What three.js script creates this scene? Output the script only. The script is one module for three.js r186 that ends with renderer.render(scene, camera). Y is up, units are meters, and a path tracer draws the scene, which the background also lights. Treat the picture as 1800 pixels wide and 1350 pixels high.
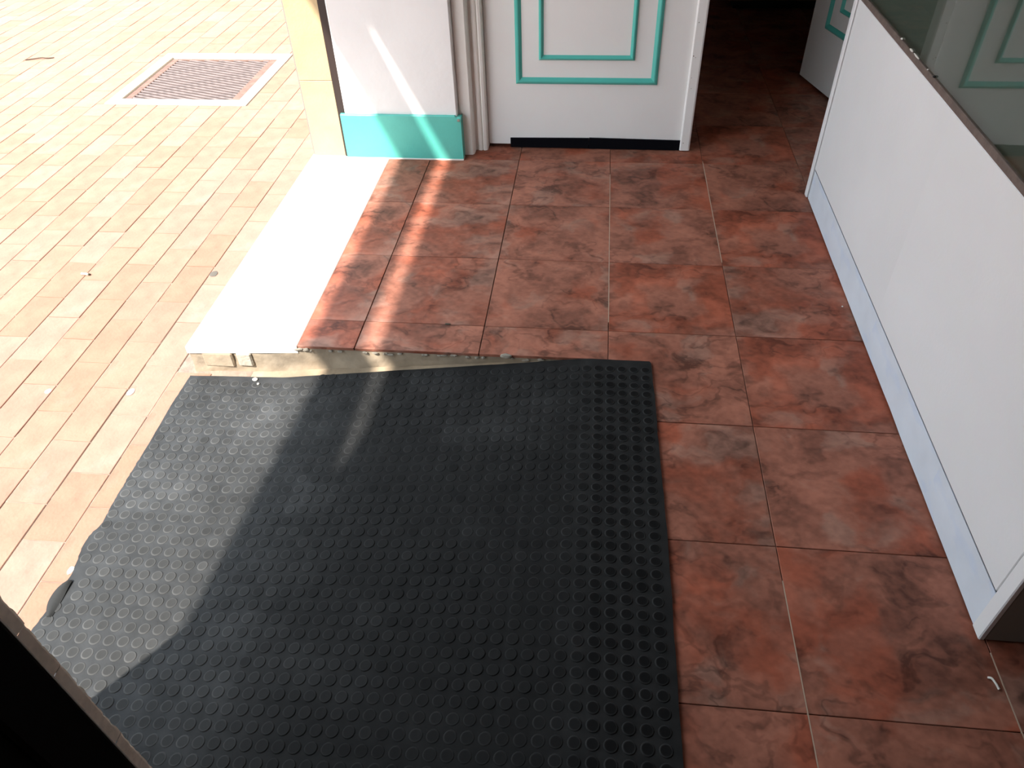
import * as THREE from 'three';
import { mergeGeometries, toCreasedNormals } from 'three/addons/utils/BufferGeometryUtils.js';

// ---------------------------------------------------------------- camera, sky, sun, exposure
const scene = new THREE.Scene();
const D2R = Math.PI / 180;
const camera = new THREE.PerspectiveCamera(54.33, 1800 / 1350, 0.03, 200);
camera.position.set(0.6165, 1.2693, 2.6435);
camera.rotation.set(-42.159 * D2R, 7.259 * D2R, -2.150 * D2R, 'YXZ');
scene.add(camera);

const sunDir = new THREE.Vector3(-0.452, 1, 0.603).normalize();   // towards the sun
scene.background = new THREE.Color().setRGB(0.84, 0.97, 1.07);       // white summer haze
scene.backgroundIntensity = 2.7;

const sun = new THREE.DirectionalLight(new THREE.Color(1, 0.95, 0.87), 7.9);
sun.name = 'sun';
sun.target.position.set(0, 0, 1);
sun.position.copy(sunDir).multiplyScalar(12).add(sun.target.position);
sun.castShadow = true;
sun.shadow.radius = 1.3;
sun.shadow.mapSize.set(4096, 4096);
Object.assign(sun.shadow.camera, { left: -9, right: 9, top: 9, bottom: -9, near: 0.1, far: 40 });
scene.add(sun, sun.target);

const renderer = new THREE.WebGLRenderer({ antialias: true });
renderer.toneMapping = THREE.LinearToneMapping;
renderer.toneMappingExposure = 1.5;
renderer.shadowMap.enabled = true;

// ---------------------------------------------------------------- numbers and noise
let seed = 20240611;
const rnd = () => { seed = (seed + 0x6d2b79f5) | 0; let t = Math.imul(seed ^ (seed >>> 15), 1 | seed); t = (t + Math.imul(t ^ (t >>> 7), 61 | t)) ^ t; return ((t ^ (t >>> 14)) >>> 0) / 4294967296; };
const rr = (a, b) => a + (b - a) * rnd();
const clamp = (x, a = 0, b = 1) => Math.min(b, Math.max(a, x));
const lerp = (a, b, t) => a + (b - a) * t;
const smooth = (a, b, x) => { const t = clamp((x - a) / (b - a)); return t * t * (3 - 2 * t); };
const hash = (x, y, s) => { let h = Math.imul(x | 0, 374761393) + Math.imul(y | 0, 668265263) + Math.imul(s | 0, 2147483647 ^ 0x5bd1e995); h = Math.imul(h ^ (h >>> 13), 1274126177); return ((h ^ (h >>> 16)) >>> 0) / 4294967296; };
function vnoise(x, y, s, per = 0) {
  const ix = Math.floor(x), iy = Math.floor(y), fx = x - ix, fy = y - iy, w = (i) => per ? ((i % per) + per) % per : i;
  const u = fx * fx * (3 - 2 * fx), v = fy * fy * (3 - 2 * fy);
  return lerp(lerp(hash(w(ix), w(iy), s), hash(w(ix + 1), w(iy), s), u), lerp(hash(w(ix), w(iy + 1), s), hash(w(ix + 1), w(iy + 1), s), u), v);
}
function fbm(x, y, s, oct = 5, per = 0) { let a = 0.5, t = 0, n = 0; for (let i = 0; i < oct; i++) { t += a * vnoise(x, y, s + i * 17, per); n += a; a *= 0.5; x *= 2; y *= 2; per *= 2; } return t / n; }
const toSRGB = (c) => c <= 0.0031308 ? c * 12.92 : 1.055 * Math.pow(c, 1 / 2.4) - 0.055;

// a tileable map of SIZE pixels; f(u, v) gives linear r, g, b; metres is the length that the map covers
function colorMap(size, metres, f) {
  const d = new Uint8Array(size * size * 4);
  for (let y = 0; y < size; y++) for (let x = 0; x < size; x++) {
    const c = f(x / size, y / size), o = (y * size + x) * 4;
    for (let k = 0; k < 3; k++) d[o + k] = Math.round(255 * toSRGB(clamp(c[k])));
    d[o + 3] = 255;
  }
  return finish(new THREE.DataTexture(d, size, size), metres, true);
}
function grayMap(size, metres, f) {
  const d = new Uint8Array(size * size * 4);
  for (let y = 0; y < size; y++) for (let x = 0; x < size; x++) { const v = Math.round(255 * clamp(f(x / size, y / size))), o = (y * size + x) * 4; d[o] = d[o + 1] = d[o + 2] = v; d[o + 3] = 255; }
  return finish(new THREE.DataTexture(d, size, size), metres, false);
}
function finish(t, metres, srgb) {
  t.wrapS = t.wrapT = THREE.RepeatWrapping; t.magFilter = THREE.LinearFilter; t.minFilter = THREE.LinearMipmapLinearFilter; t.generateMipmaps = true;
  t.repeat.set(1 / metres, 1 / metres); if (srgb) t.colorSpace = THREE.SRGBColorSpace; t.needsUpdate = true; return t;
}
const lin = (r, g, b) => new THREE.Color().setRGB(r, g, b);
const mat = (o) => { const m = new THREE.MeshPhysicalMaterial({ roughness: 0.7, metalness: 0, ...o }); return m; };

// ---------------------------------------------------------------- materials
const speck = grayMap(512, 0.5, (u, v) => 0.5 * fbm(u * 24, v * 24, 3, 4, 24) + 0.5 * fbm(u * 90, v * 90, 9, 2, 90));
const rough = grayMap(512, 0.4, (u, v) => fbm(u * 10, v * 10, 5, 6, 10));
const terracotta = colorMap(1536, 2.0, (u, v) => {
  const wx = (fbm(u * 22, v * 22, 61, 4, 22) - 0.5) * 0.05, wy = (fbm(u * 22, v * 22, 77, 4, 22) - 0.5) * 0.05, wu = u + wx, wv = v + wy;
  const big = fbm(wu * 12, wv * 12, 11, 3, 12), blot = fbm(wu * 26, wv * 34, 23, 6, 0), fine = fbm(u * 150, v * 190, 31, 3, 0);
  const wisp = 1 - Math.abs(2 * fbm(wu * 30, wv * 46, 41, 5, 0) - 1), where = smooth(0.44, 0.66, fbm(wu * 17, wv * 17, 57, 4, 17));
  let t = 0.86 + 0.55 * (big - 0.5) + 0.95 * (blot - 0.5) + 0.42 * (fine - 0.5);
  t -= 0.26 * where * smooth(0.86, 0.97, wisp) + 0.20 * smooth(0.60, 0.74, fbm(wu * 40, wv * 52, 43, 5, 0));
  t = clamp(t, 0.30, 1.35);
  const red = smooth(0.48, 0.72, fbm(wu * 15, wv * 15, 97, 4, 15)), gray = 0.75 * smooth(0.52, 0.72, fbm(wu * 24, wv * 30, 53, 5, 0)) * (1 - 0.7 * red);
  return [lerp(lerp(0.345, 0.345, red), 0.35, gray) * t, lerp(lerp(0.142, 0.102, red), 0.215, gray * 0.75) * t, lerp(lerp(0.095, 0.058, red), 0.165, gray * 0.75) * t];
});
const tileBump = grayMap(512, 0.85, (u, v) => 0.7 * fbm(u * 30, v * 30, 71, 5, 30) + 0.3 * fbm(u * 130, v * 130, 81, 2, 130));
const M = {
  tile: mat({ map: terracotta, bumpMap: tileBump, bumpScale: 0.0006, roughness: 0.5, specularIntensity: 0.3, color: lin(0.90, 0.85, 0.84) }),
  tileSide: mat({ color: lin(0.10, 0.05, 0.035), roughness: 0.9 }),
  grout: mat({ color: lin(0.15, 0.085, 0.06), bumpMap: rough, bumpScale: 0.001, roughness: 0.95 }),
  paleGrout: mat({ color: lin(0.42, 0.30, 0.22), roughness: 0.95 }),
  concrete: mat({ map: colorMap(512, 0.5, (u, v) => { const t = 0.55 + 0.8 * fbm(u * 9, v * 9, 15, 6, 9), g = fbm(u * 4, v * 4, 25, 3, 4); return [0.33 * t, lerp(0.27, 0.245, g) * t, lerp(0.20, 0.16, g) * t]; }), bumpMap: rough, bumpScale: 0.004, roughness: 0.95 }),
  mortar: mat({ color: lin(0.42, 0.37, 0.30), bumpMap: speck, bumpScale: 0.002, roughness: 0.95 }),
  marble: mat({ map: colorMap(256, 0.6, (u, v) => { const t = 0.92 + 0.16 * (fbm(u * 6, v * 6, 35, 5, 6) - 0.5); return [0.72 * t, 0.70 * t, 0.66 * t]; }), roughness: 0.55, bumpMap: speck, bumpScale: 0.0004 }),
  jointSand: mat({ map: colorMap(256, 0.3, (u, v) => { const t = 0.6 + 0.8 * fbm(u * 14, v * 14, 45, 5, 14); return [0.245 * t, 0.185 * t, 0.145 * t]; }), bumpMap: speck, bumpScale: 0.002, roughness: 1 }),
  wall: mat({ map: colorMap(512, 1.2, (u, v) => { const t = 0.95 + 0.12 * (fbm(u * 5, v * 5, 55, 5, 5) - 0.5); return [0.82 * t, 0.79 * t, 0.775 * t]; }), bumpMap: rough, bumpScale: 0.0012, roughness: 0.75 }),
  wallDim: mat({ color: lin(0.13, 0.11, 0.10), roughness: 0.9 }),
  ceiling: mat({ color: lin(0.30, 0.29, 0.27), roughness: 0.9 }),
  teal: mat({ map: colorMap(256, 0.5, (u, v) => { const t = 0.93 + 0.2 * (fbm(u * 6, v * 6, 65, 5, 6) - 0.5); return [0.10 * t, 0.50 * t, 0.42 * t]; }), roughness: 0.5, bumpMap: speck, bumpScale: 0.0004 }),
  tealGloss: mat({ color: lin(0.085, 0.47, 0.40), roughness: 0.38, bumpMap: speck, bumpScale: 0.0003 }),
  whitePaint: mat({ map: colorMap(512, 1.0, (u, v) => { const t = 0.97 + 0.08 * (fbm(u * 4, v * 4, 75, 5, 4) - 0.5); return [0.86 * t, 0.84 * t, 0.815 * t]; }), roughness: 0.5, bumpMap: speck, bumpScale: 0.0003 }),
  trimPaint: mat({ color: lin(0.92, 0.88, 0.83), roughness: 0.55, bumpMap: speck, bumpScale: 0.0004 }),
  casePaint: mat({ map: colorMap(512, 1.1, (u, v) => { const t = 0.96 + 0.10 * (fbm(u * 4, v * 5, 85, 5, 0) - 0.5); return [0.715 * t, 0.72 * t, 0.725 * t]; }), roughness: 0.45, bumpMap: speck, bumpScale: 0.0003 }),
  kickPaint: mat({ map: colorMap(512, 0.5, (u, v) => { const s = smooth(0.5, 0.75, fbm(u * 5, v * 14, 95, 5, 0)), t = 0.94 + 0.16 * (fbm(u * 8, v * 8, 99, 4, 8) - 0.5); return [lerp(0.63, 0.57, s) * t, lerp(0.68, 0.64, s) * t, lerp(0.745, 0.75, s) * t]; }), roughness: 0.5 }),
  caseGrey: mat({ color: lin(0.20, 0.19, 0.165), roughness: 0.7, bumpMap: speck, bumpScale: 0.0004 }),
  caseInside: mat({ color: lin(0.165, 0.185, 0.155), roughness: 0.8 }),
  brownWood: mat({ map: colorMap(256, 0.25, (u, v) => { const t = 0.6 + 0.8 * fbm(u * 10, v * 10, 105, 5, 10); return [0.115 * t, 0.083 * t, 0.07 * t]; }), roughness: 0.75, bumpMap: speck, bumpScale: 0.001 }),
  darkGap: mat({ color: lin(0.012, 0.011, 0.012), roughness: 0.9 }),
  darkStrip: mat({ color: lin(0.026, 0.014, 0.011), roughness: 0.6 }),
  blackRubber: mat({ color: lin(0.004, 0.004, 0.006), roughness: 0.7, specularIntensity: 0.1 }),
  blackMetal: mat({ color: lin(0.006, 0.006, 0.006), roughness: 0.6, specularIntensity: 0.08 }),
  cream: mat({ map: colorMap(512, 0.5, (u, v) => { const t = 0.88 + 0.3 * (fbm(u * 7, v * 7, 115, 6, 7) - 0.5); return [0.60 * t, 0.44 * t, 0.245 * t]; }), roughness: 0.6, bumpMap: speck, bumpScale: 0.0008 }),
  creamEdge: mat({ map: colorMap(256, 0.12, (u, v) => { const t = 0.75 + 0.5 * fbm(u * 8, v * 8, 125, 5, 8); return [0.80 * t, 0.72 * t, 0.62 * t]; }), roughness: 0.9, bumpMap: rough, bumpScale: 0.003 }),
  rust: mat({ map: colorMap(256, 0.3, (u, v) => { const t = 0.6 + 0.8 * fbm(u * 12, v * 12, 135, 5, 12); return [0.17 * t, 0.095 * t, 0.072 * t]; }), roughness: 0.85, metalness: 0.0, bumpMap: speck, bumpScale: 0.001 }),
  slat: mat({ map: colorMap(256, 0.3, (u, v) => { const t = 0.6 + 0.8 * fbm(u * 12, v * 12, 145, 5, 12); return [0.135 * t, 0.098 * t, 0.09 * t]; }), roughness: 0.7 }),
  pit: mat({ color: lin(0.05, 0.036, 0.036), roughness: 1 }),
  concreteLight: mat({ color: lin(0.50, 0.46, 0.38), bumpMap: speck, bumpScale: 0.001, roughness: 0.9 }),
  glass: mat({ color: lin(0.90, 0.95, 0.91), transmission: 1, thickness: 0, roughness: 0.02, ior: 1.75 }),
  glassEdge: mat({ color: lin(0.25, 0.42, 0.42), roughness: 0.2 }),
  chipWhite: mat({ color: lin(0.68, 0.66, 0.6), roughness: 0.8 }),
  chipBrown: mat({ color: lin(0.16, 0.10, 0.06), roughness: 0.9 }),
  darkWood: mat({ map: colorMap(256, 0.4, (u, v) => { const t = 0.6 + 0.8 * fbm(u * 3, v * 26, 155, 5, 0); return [0.16 * t, 0.07 * t, 0.03 * t]; }), roughness: 0.5 }),
  gumGrey: mat({ color: lin(0.10, 0.085, 0.07), roughness: 0.9 }),
  twig: mat({ color: lin(0.07, 0.045, 0.03), roughness: 0.9 }),
  paper: mat({ color: lin(0.62, 0.56, 0.42), roughness: 0.8 }),
  ash: mat({ color: lin(0.05, 0.045, 0.03), roughness: 1 }),
  canvas: mat({ color: lin(0.24, 0.235, 0.22), roughness: 0.9 }),
  houseWhite: mat({ color: lin(0.66, 0.68, 0.70), roughness: 0.9 }),
  facade: mat({ color: lin(0.55, 0.50, 0.44), roughness: 0.9 }),
};
const rubberGrain = grayMap(256, 0.12, (u, v) => 0.75 + 0.5 * (fbm(u * 20, v * 20, 165, 4, 20) - 0.5));
M.rubber = mat({ color: lin(1, 1, 1), vertexColors: true, roughness: 0.7, specularIntensity: 0.16, bumpMap: rubberGrain, bumpScale: 0.0006 });
const brickMap = colorMap(512, 0.45, (u, v) => { const t = 0.82 + 0.36 * fbm(u * 12, v * 12, 175, 6, 12), c = smooth(0.6, 0.8, fbm(u * 7, v * 7, 185, 4, 7)); return [t, lerp(1, 1.07, c) * t, lerp(1, 1.12, c) * t].map((x) => x * 0.85); });
const brickTints = [[0.2883, 0.1519, 0.1042], [0.2883, 0.1473, 0.0977], [0.293, 0.1556, 0.1097], [0.3023, 0.1629, 0.1181], [0.279, 0.1427, 0.093], [0.293, 0.1574, 0.107]];
const brickPale = [[0.3116, 0.1739, 0.1256], [0.3069, 0.1684, 0.1209], [0.3116, 0.1775, 0.1321]];
const brickMat = (c) => mat({ map: brickMap, color: lin(c[0] / 0.85, c[1] / 0.85, c[2] / 0.85), bumpMap: speck, bumpScale: 0.0012, roughness: 0.9 });
const MB = brickTints.map(brickMat), MBP = brickPale.map(brickMat);

// ---------------------------------------------------------------- geometry helpers
function build(tris) {   // [[a, b, c, uvAxis?]...] flat triangles with uv in metres by the axis that the face looks along
  const p = [], uv = [];
  const A = new THREE.Vector3(), B = new THREE.Vector3();
  for (const [a, b, c, uo = [0, 0, 0]] of tris) {
    A.set(b[0] - a[0], b[1] - a[1], b[2] - a[2]); B.set(c[0] - a[0], c[1] - a[1], c[2] - a[2]); A.cross(B);
    const ax = Math.abs(A.x), ay = Math.abs(A.y), az = Math.abs(A.z);
    for (const q of [a, b, c]) {
      p.push(...q);
      const x = q[0] + uo[0], y = q[1] + uo[1], z = q[2] + uo[2];
      if (ay >= ax && ay >= az) uv.push(x, z); else if (ax >= az) uv.push(z, y); else uv.push(x, y);
    }
  }
  const g = new THREE.BufferGeometry();
  g.setAttribute('position', new THREE.Float32BufferAttribute(p, 3)); g.setAttribute('uv', new THREE.Float32BufferAttribute(uv, 2));
  g.computeVertexNormals(); return g;
}
const quad = (t, a, b, c, d, uo) => t.push([a, b, c, uo], [a, c, d, uo]);
// chamfered box between two corners
function cbox(x0, x1, y0, y1, z0, z1, c = 0.002, uo = [0, 0, 0]) {
  c = Math.min(c, (x1 - x0) / 2.01, (y1 - y0) / 2.01, (z1 - z0) / 2.01);
  const t = [], X = [x0, x1], Y = [y0, y1], Z = [z0, z1], s = [1, -1];
  const P = (i, j, k, axis) => [X[i] + (axis === 0 ? 0 : c * s[i]), Y[j] + (axis === 1 ? 0 : c * s[j]), Z[k] + (axis === 2 ? 0 : c * s[k])];
  const put = (a, b, cc, d) => { // orient away from the middle
    const m = [(x0 + x1) / 2, (y0 + y1) / 2, (z0 + z1) / 2], q = d ? [a, b, cc, d] : [a, b, cc];
    const u = [b[0] - a[0], b[1] - a[1], b[2] - a[2]], v = [cc[0] - a[0], cc[1] - a[1], cc[2] - a[2]];
    const n = [u[1] * v[2] - u[2] * v[1], u[2] * v[0] - u[0] * v[2], u[0] * v[1] - u[1] * v[0]];
    if (n[0] * (a[0] - m[0]) + n[1] * (a[1] - m[1]) + n[2] * (a[2] - m[2]) < 0) q.reverse();
    if (d) quad(t, ...q, uo); else t.push([...q, uo]);
  };
  for (const i of [0, 1]) put(P(i, 0, 0, 0), P(i, 1, 0, 0), P(i, 1, 1, 0), P(i, 0, 1, 0));
  for (const j of [0, 1]) put(P(0, j, 0, 1), P(1, j, 0, 1), P(1, j, 1, 1), P(0, j, 1, 1));
  for (const k of [0, 1]) put(P(0, 0, k, 2), P(1, 0, k, 2), P(1, 1, k, 2), P(0, 1, k, 2));
  for (const a of [0, 1]) for (const b of [0, 1]) {
    put(P(0, a, b, 1), P(1, a, b, 1), P(1, a, b, 2), P(0, a, b, 2));
    put(P(a, 0, b, 0), P(a, 1, b, 0), P(a, 1, b, 2), P(a, 0, b, 2));
    put(P(a, b, 0, 0), P(a, b, 1, 0), P(a, b, 1, 1), P(a, b, 0, 1));
    for (const k of [0, 1]) put(P(a, b, k, 0), P(a, b, k, 1), P(a, b, k, 2));
  }
  return build(t);
}
// a mitred rectangular frame lying on the plane z = 0; profile: [inset, depth] pairs from the outer edge
function frameGeo(x0, x1, y0, y1, profile) {
  const ring = ([o, d]) => [[x0 + o, y0 + o, d], [x1 - o, y0 + o, d], [x1 - o, y1 - o, d], [x0 + o, y1 - o, d]], t = [];
  for (let i = 0; i + 1 < profile.length; i++) { const a = ring(profile[i]), b = ring(profile[i + 1]); for (let k = 0; k < 4; k++) quad(t, a[k], a[(k + 1) % 4], b[(k + 1) % 4], b[k]); }
  return build(t);
}
// profile in x, z pulled straight up from y0 to y1
function upright(points, y0, y1) {
  const s = new THREE.Shape(points.map(([x, z]) => new THREE.Vector2(x, -z)));
  const g = new THREE.ExtrudeGeometry(s, { depth: y1 - y0, bevelEnabled: false, steps: 1 });
  g.rotateX(-Math.PI / 2); g.translate(0, y0, 0); return g.toNonIndexed ? (g.index ? g.toNonIndexed() : g) : g;
}
// grid of nu x nv cells: f(u, v) gives a point
function gridGeo(nu, nv, f, skirt) {
  const p = [], uv = [], idx = [];
  for (let j = 0; j <= nv; j++) for (let i = 0; i <= nu; i++) { const q = f(i / nu, j / nv); p.push(q[0], q[1], q[2]); uv.push(q[3] ?? q[0], q[4] ?? q[2]); }
  const at = (i, j) => j * (nu + 1) + i;
  for (let j = 0; j < nv; j++) for (let i = 0; i < nu; i++) idx.push(at(i, j), at(i, j + 1), at(i + 1, j + 1), at(i, j), at(i + 1, j + 1), at(i + 1, j));
  if (skirt) {
    const edge = [];
    for (let i = 0; i < nu; i++) edge.push(at(i, 0)); for (let j = 0; j < nv; j++) edge.push(at(nu, j));
    for (let i = nu; i > 0; i--) edge.push(at(i, nv)); for (let j = nv; j > 0; j--) edge.push(at(0, j));
    const base = p.length / 3;
    for (const e of edge) { p.push(p[e * 3], p[e * 3 + 1], p[e * 3 + 2]); uv.push(uv[e * 2], uv[e * 2 + 1]); }
    for (const e of edge) { p.push(p[e * 3], p[e * 3 + 1] - skirt, p[e * 3 + 2]); uv.push(uv[e * 2], uv[e * 2 + 1]); }
    const n = edge.length;
    for (let k = 0; k < n; k++) { const a = base + k, b = base + (k + 1) % n; idx.push(a, b, b + n, a, b + n, a + n); }
  }
  const g = new THREE.BufferGeometry();
  g.setAttribute('position', new THREE.Float32BufferAttribute(p, 3)); g.setAttribute('uv', new THREE.Float32BufferAttribute(uv, 2)); g.setIndex(idx); g.computeVertexNormals(); return g;
}
// small irregular lump
function lump(sx, sy, sz, s) {
  const g = new THREE.IcosahedronGeometry(1, 2), p = g.attributes.position;
  for (let i = 0; i < p.count; i++) { const x = p.getX(i), y = p.getY(i), z = p.getZ(i), k = 0.75 + 0.5 * fbm(x * 1.6 + 5, y * 1.6 + z * 1.3 + 9, s, 3); p.setXYZ(i, x * sx * k, Math.max(0, y * sy * k + sy * 0.6), z * sz * k); }
  g.computeVertexNormals(); return g;
}

// ---------------------------------------------------------------- things, parts, names
const used = new Map();
function numbered(name) { const n = used.get(name) ?? 0; used.set(name, n + 1); return n ? `${name}_${String(n).padStart(3, '0')}` : name; }
function tag(o, label, category, group, kind) { if (label) o.userData.label = label; if (category) o.userData.category = category; if (group) o.userData.group = group; if (kind) o.userData.kind = kind; return o; }
function thing(name, label, category, at = [0, 0, 0], group) { const o = new THREE.Group(); o.name = numbered(name); o.position.set(...at); scene.add(o); return tag(o, label, category, group); }
function struct(name, label) { const o = new THREE.Group(); o.name = numbered(name); scene.add(o); return tag(o, label, null, null, 'structure'); }
function mesh(name, geo, material, parent) { const o = new THREE.Mesh(geo, material); o.name = numbered(name); o.castShadow = o.receiveShadow = true; parent.add(o); return o; }
const merged = (list) => mergeGeometries(list.map((g) => g.index ? g.toNonIndexed() : g));

// ---------------------------------------------------------------- levels and lines of the place (metres)
const STREET = -0.088, S = 0.34, FRONT = -0.468, TILE_X = -0.159, STEP_Z = 1.141, NEAR_Z = 2.335, CASE_X = 1.345, RAMP_END = 0.68;
const groundY = (x) => x < -0.2 ? STREET : x > 0.64 ? 0 : lerp(STREET, 0, (x + 0.2) / 0.84);

// ---------------------------------------------------------------- floor of terracotta tiles
{
  const floor = struct('floor', 'mottled terracotta tile floor of the shop entrance');
  const bed = [cbox(TILE_X, RAMP_END, -0.2, -0.0035, -5.5, STEP_Z - 0.006, 0.001), cbox(RAMP_END, 3, -0.2, -0.0035, -5.5, 6, 0.001), cbox(-0.3, RAMP_END, -0.2, -0.0035, NEAR_Z, 6, 0.001)];
  mesh('grout', merged(bed), M.grout, floor);
  const variants = new Map(), H = 0.009, gap = 0.0008;
  function tile(x0, x1, z0, z1) {
    const w = x1 - x0, d = z1 - z0, full = Math.abs(w - S) < 1e-6 && Math.abs(d - S) < 1e-6, v = Math.floor(rnd() * 14), key = full ? 'f' + v : `${w.toFixed(3)}${d.toFixed(3)}${v % 3}`;
    if (!variants.has(key)) variants.set(key, cbox(gap, w - gap, -H, 0, gap, d - gap, 0.0009, [rr(0, 1.7), 0, rr(0, 1.7)]));
    const m = mesh('tile', variants.get(key), M.tile, floor);
    m.position.set(x0, rr(-0.0006, 0.0003), z0);
    if (full && rnd() < 0.5) { m.rotation.y = Math.PI; m.position.x += S; m.position.z += S; }
  }
  for (let j = -10; j < 9; j++) {
    const z0 = j * S;
    for (let i = -1; i < 6; i++) {
      let x0 = i < 0 ? TILE_X : i * S, x1 = (i + 1) * S, z1 = z0 + S, za = z0;
      if (x0 < RAMP_END - 0.01) {
        if (z0 < STEP_Z && z1 > STEP_Z) z1 = STEP_Z;
        else if (z0 >= STEP_Z && z1 <= NEAR_Z) continue;
        else if (z0 < NEAR_Z && z1 > NEAR_Z && z0 > STEP_Z) za = NEAR_Z;
      }
      if (i < 0 && (j < 0 || z0 > STEP_Z)) continue;
      if (i === 0 && j >= 0) { x0 += 0.0012; x1 -= 0.001; }
      tile(x0, x1, za, z1);
    }
  }
  // joints that were filled with paler grout
  for (const [x, za, zb] of [[0.68, 0.10, 0.98], [1.02, -0.02, 0.36], [1.02, 0.36, 0.66], [1.02, 1.78, 2.38], [1.36, 1.90, 2.3]]) mesh('pale_joint', cbox(x - 0.0011, x + 0.0011, -0.003, -0.0001, za, zb, 0.0002), M.paleGrout, floor);
}
// pale threshold slab between the tiles and the street
{
  const th = struct('threshold', 'white stone threshold slab in full sun between brick paving and terracotta tiles');
  const t = [[FRONT, -0.02], [FRONT, 1.164], [TILE_X - 0.001, STEP_Z + 0.001], [TILE_X - 0.001, -0.02]];
  const s = new THREE.Shape(t.map(([x, z]) => new THREE.Vector2(x, -z)));
  const g = new THREE.ExtrudeGeometry(s, { depth: 0.022, bevelEnabled: true, bevelSize: 0.002, bevelThickness: 0.002, bevelOffset: -0.002, bevelSegments: 1 });
  g.rotateX(-Math.PI / 2); g.translate(0, -0.0245, 0);
  mesh('slab', g, M.marble, th);
}
// rough riser under threshold and tiles, and the concrete ramp under the mat
{
  const ramp = struct('ramp', 'rough concrete ramp and riser beside the rubber mat');
  mesh('ramp_bed', gridGeo(40, 24, (u, v) => { const x = lerp(-0.31, RAMP_END, u), z = lerp(STEP_Z - 0.004, NEAR_Z, v); return [x, groundY(x) + 0.004 * (fbm(x * 14, z * 14, 7, 3) - 0.5) * (v > 0 ? 1 : 0) - 0.002, z]; }, 0.1), M.concrete, ramp);
  mesh('riser', gridGeo(150, 12, (u, v) => {
    const x = lerp(FRONT + 0.004, 0.66, u), top = x < TILE_X ? -0.0225 : -0.0085, zz = x < TILE_X ? lerp(1.160, 1.139, (x - FRONT) / (TILE_X - FRONT)) : STEP_Z - 0.003;
    const y = lerp(top, groundY(x) - 0.012, v);
    return [x, y, zz + 0.010 * (fbm(x * 16, y * 30, 13, 4) - 0.5) + 0.004 * v - 0.0005, x, y];
  }), M.concrete, ramp);
  // blocks of the riser under the threshold
  mesh('riser_block', cbox(-0.432, -0.345, -0.072, -0.024, 1.120, 1.1605, 0.004, [0.3, 0.1, 0]), M.concrete, ramp);
  mesh('riser_block', cbox(-0.335, -0.292, -0.07, -0.024, 1.120, 1.157, 0.004, [0.8, 0.3, 0]), M.mortar, ramp);
  const crumbs = [];
  for (let k = 0; k < 46; k++) { const x = k < 16 ? rr(-0.165, -0.11) : rr(-0.16, 0.62), g = lump(rr(0.003, 0.009), rr(0.002, 0.004), rr(0.002, 0.004), 200 + k); g.translate(x, lerp(-0.016, -0.011, rnd()), STEP_Z + rr(-0.001, 0.003)); crumbs.push(g); }
  const big = lump(0.016, 0.007, 0.007, 301); big.translate(0.412, -0.006, STEP_Z + 0.002); crumbs.push(big);
  tag(mesh('mortar_crumbs', merged(crumbs), M.mortar, ramp), null, null, null, 'stuff');
}

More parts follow.
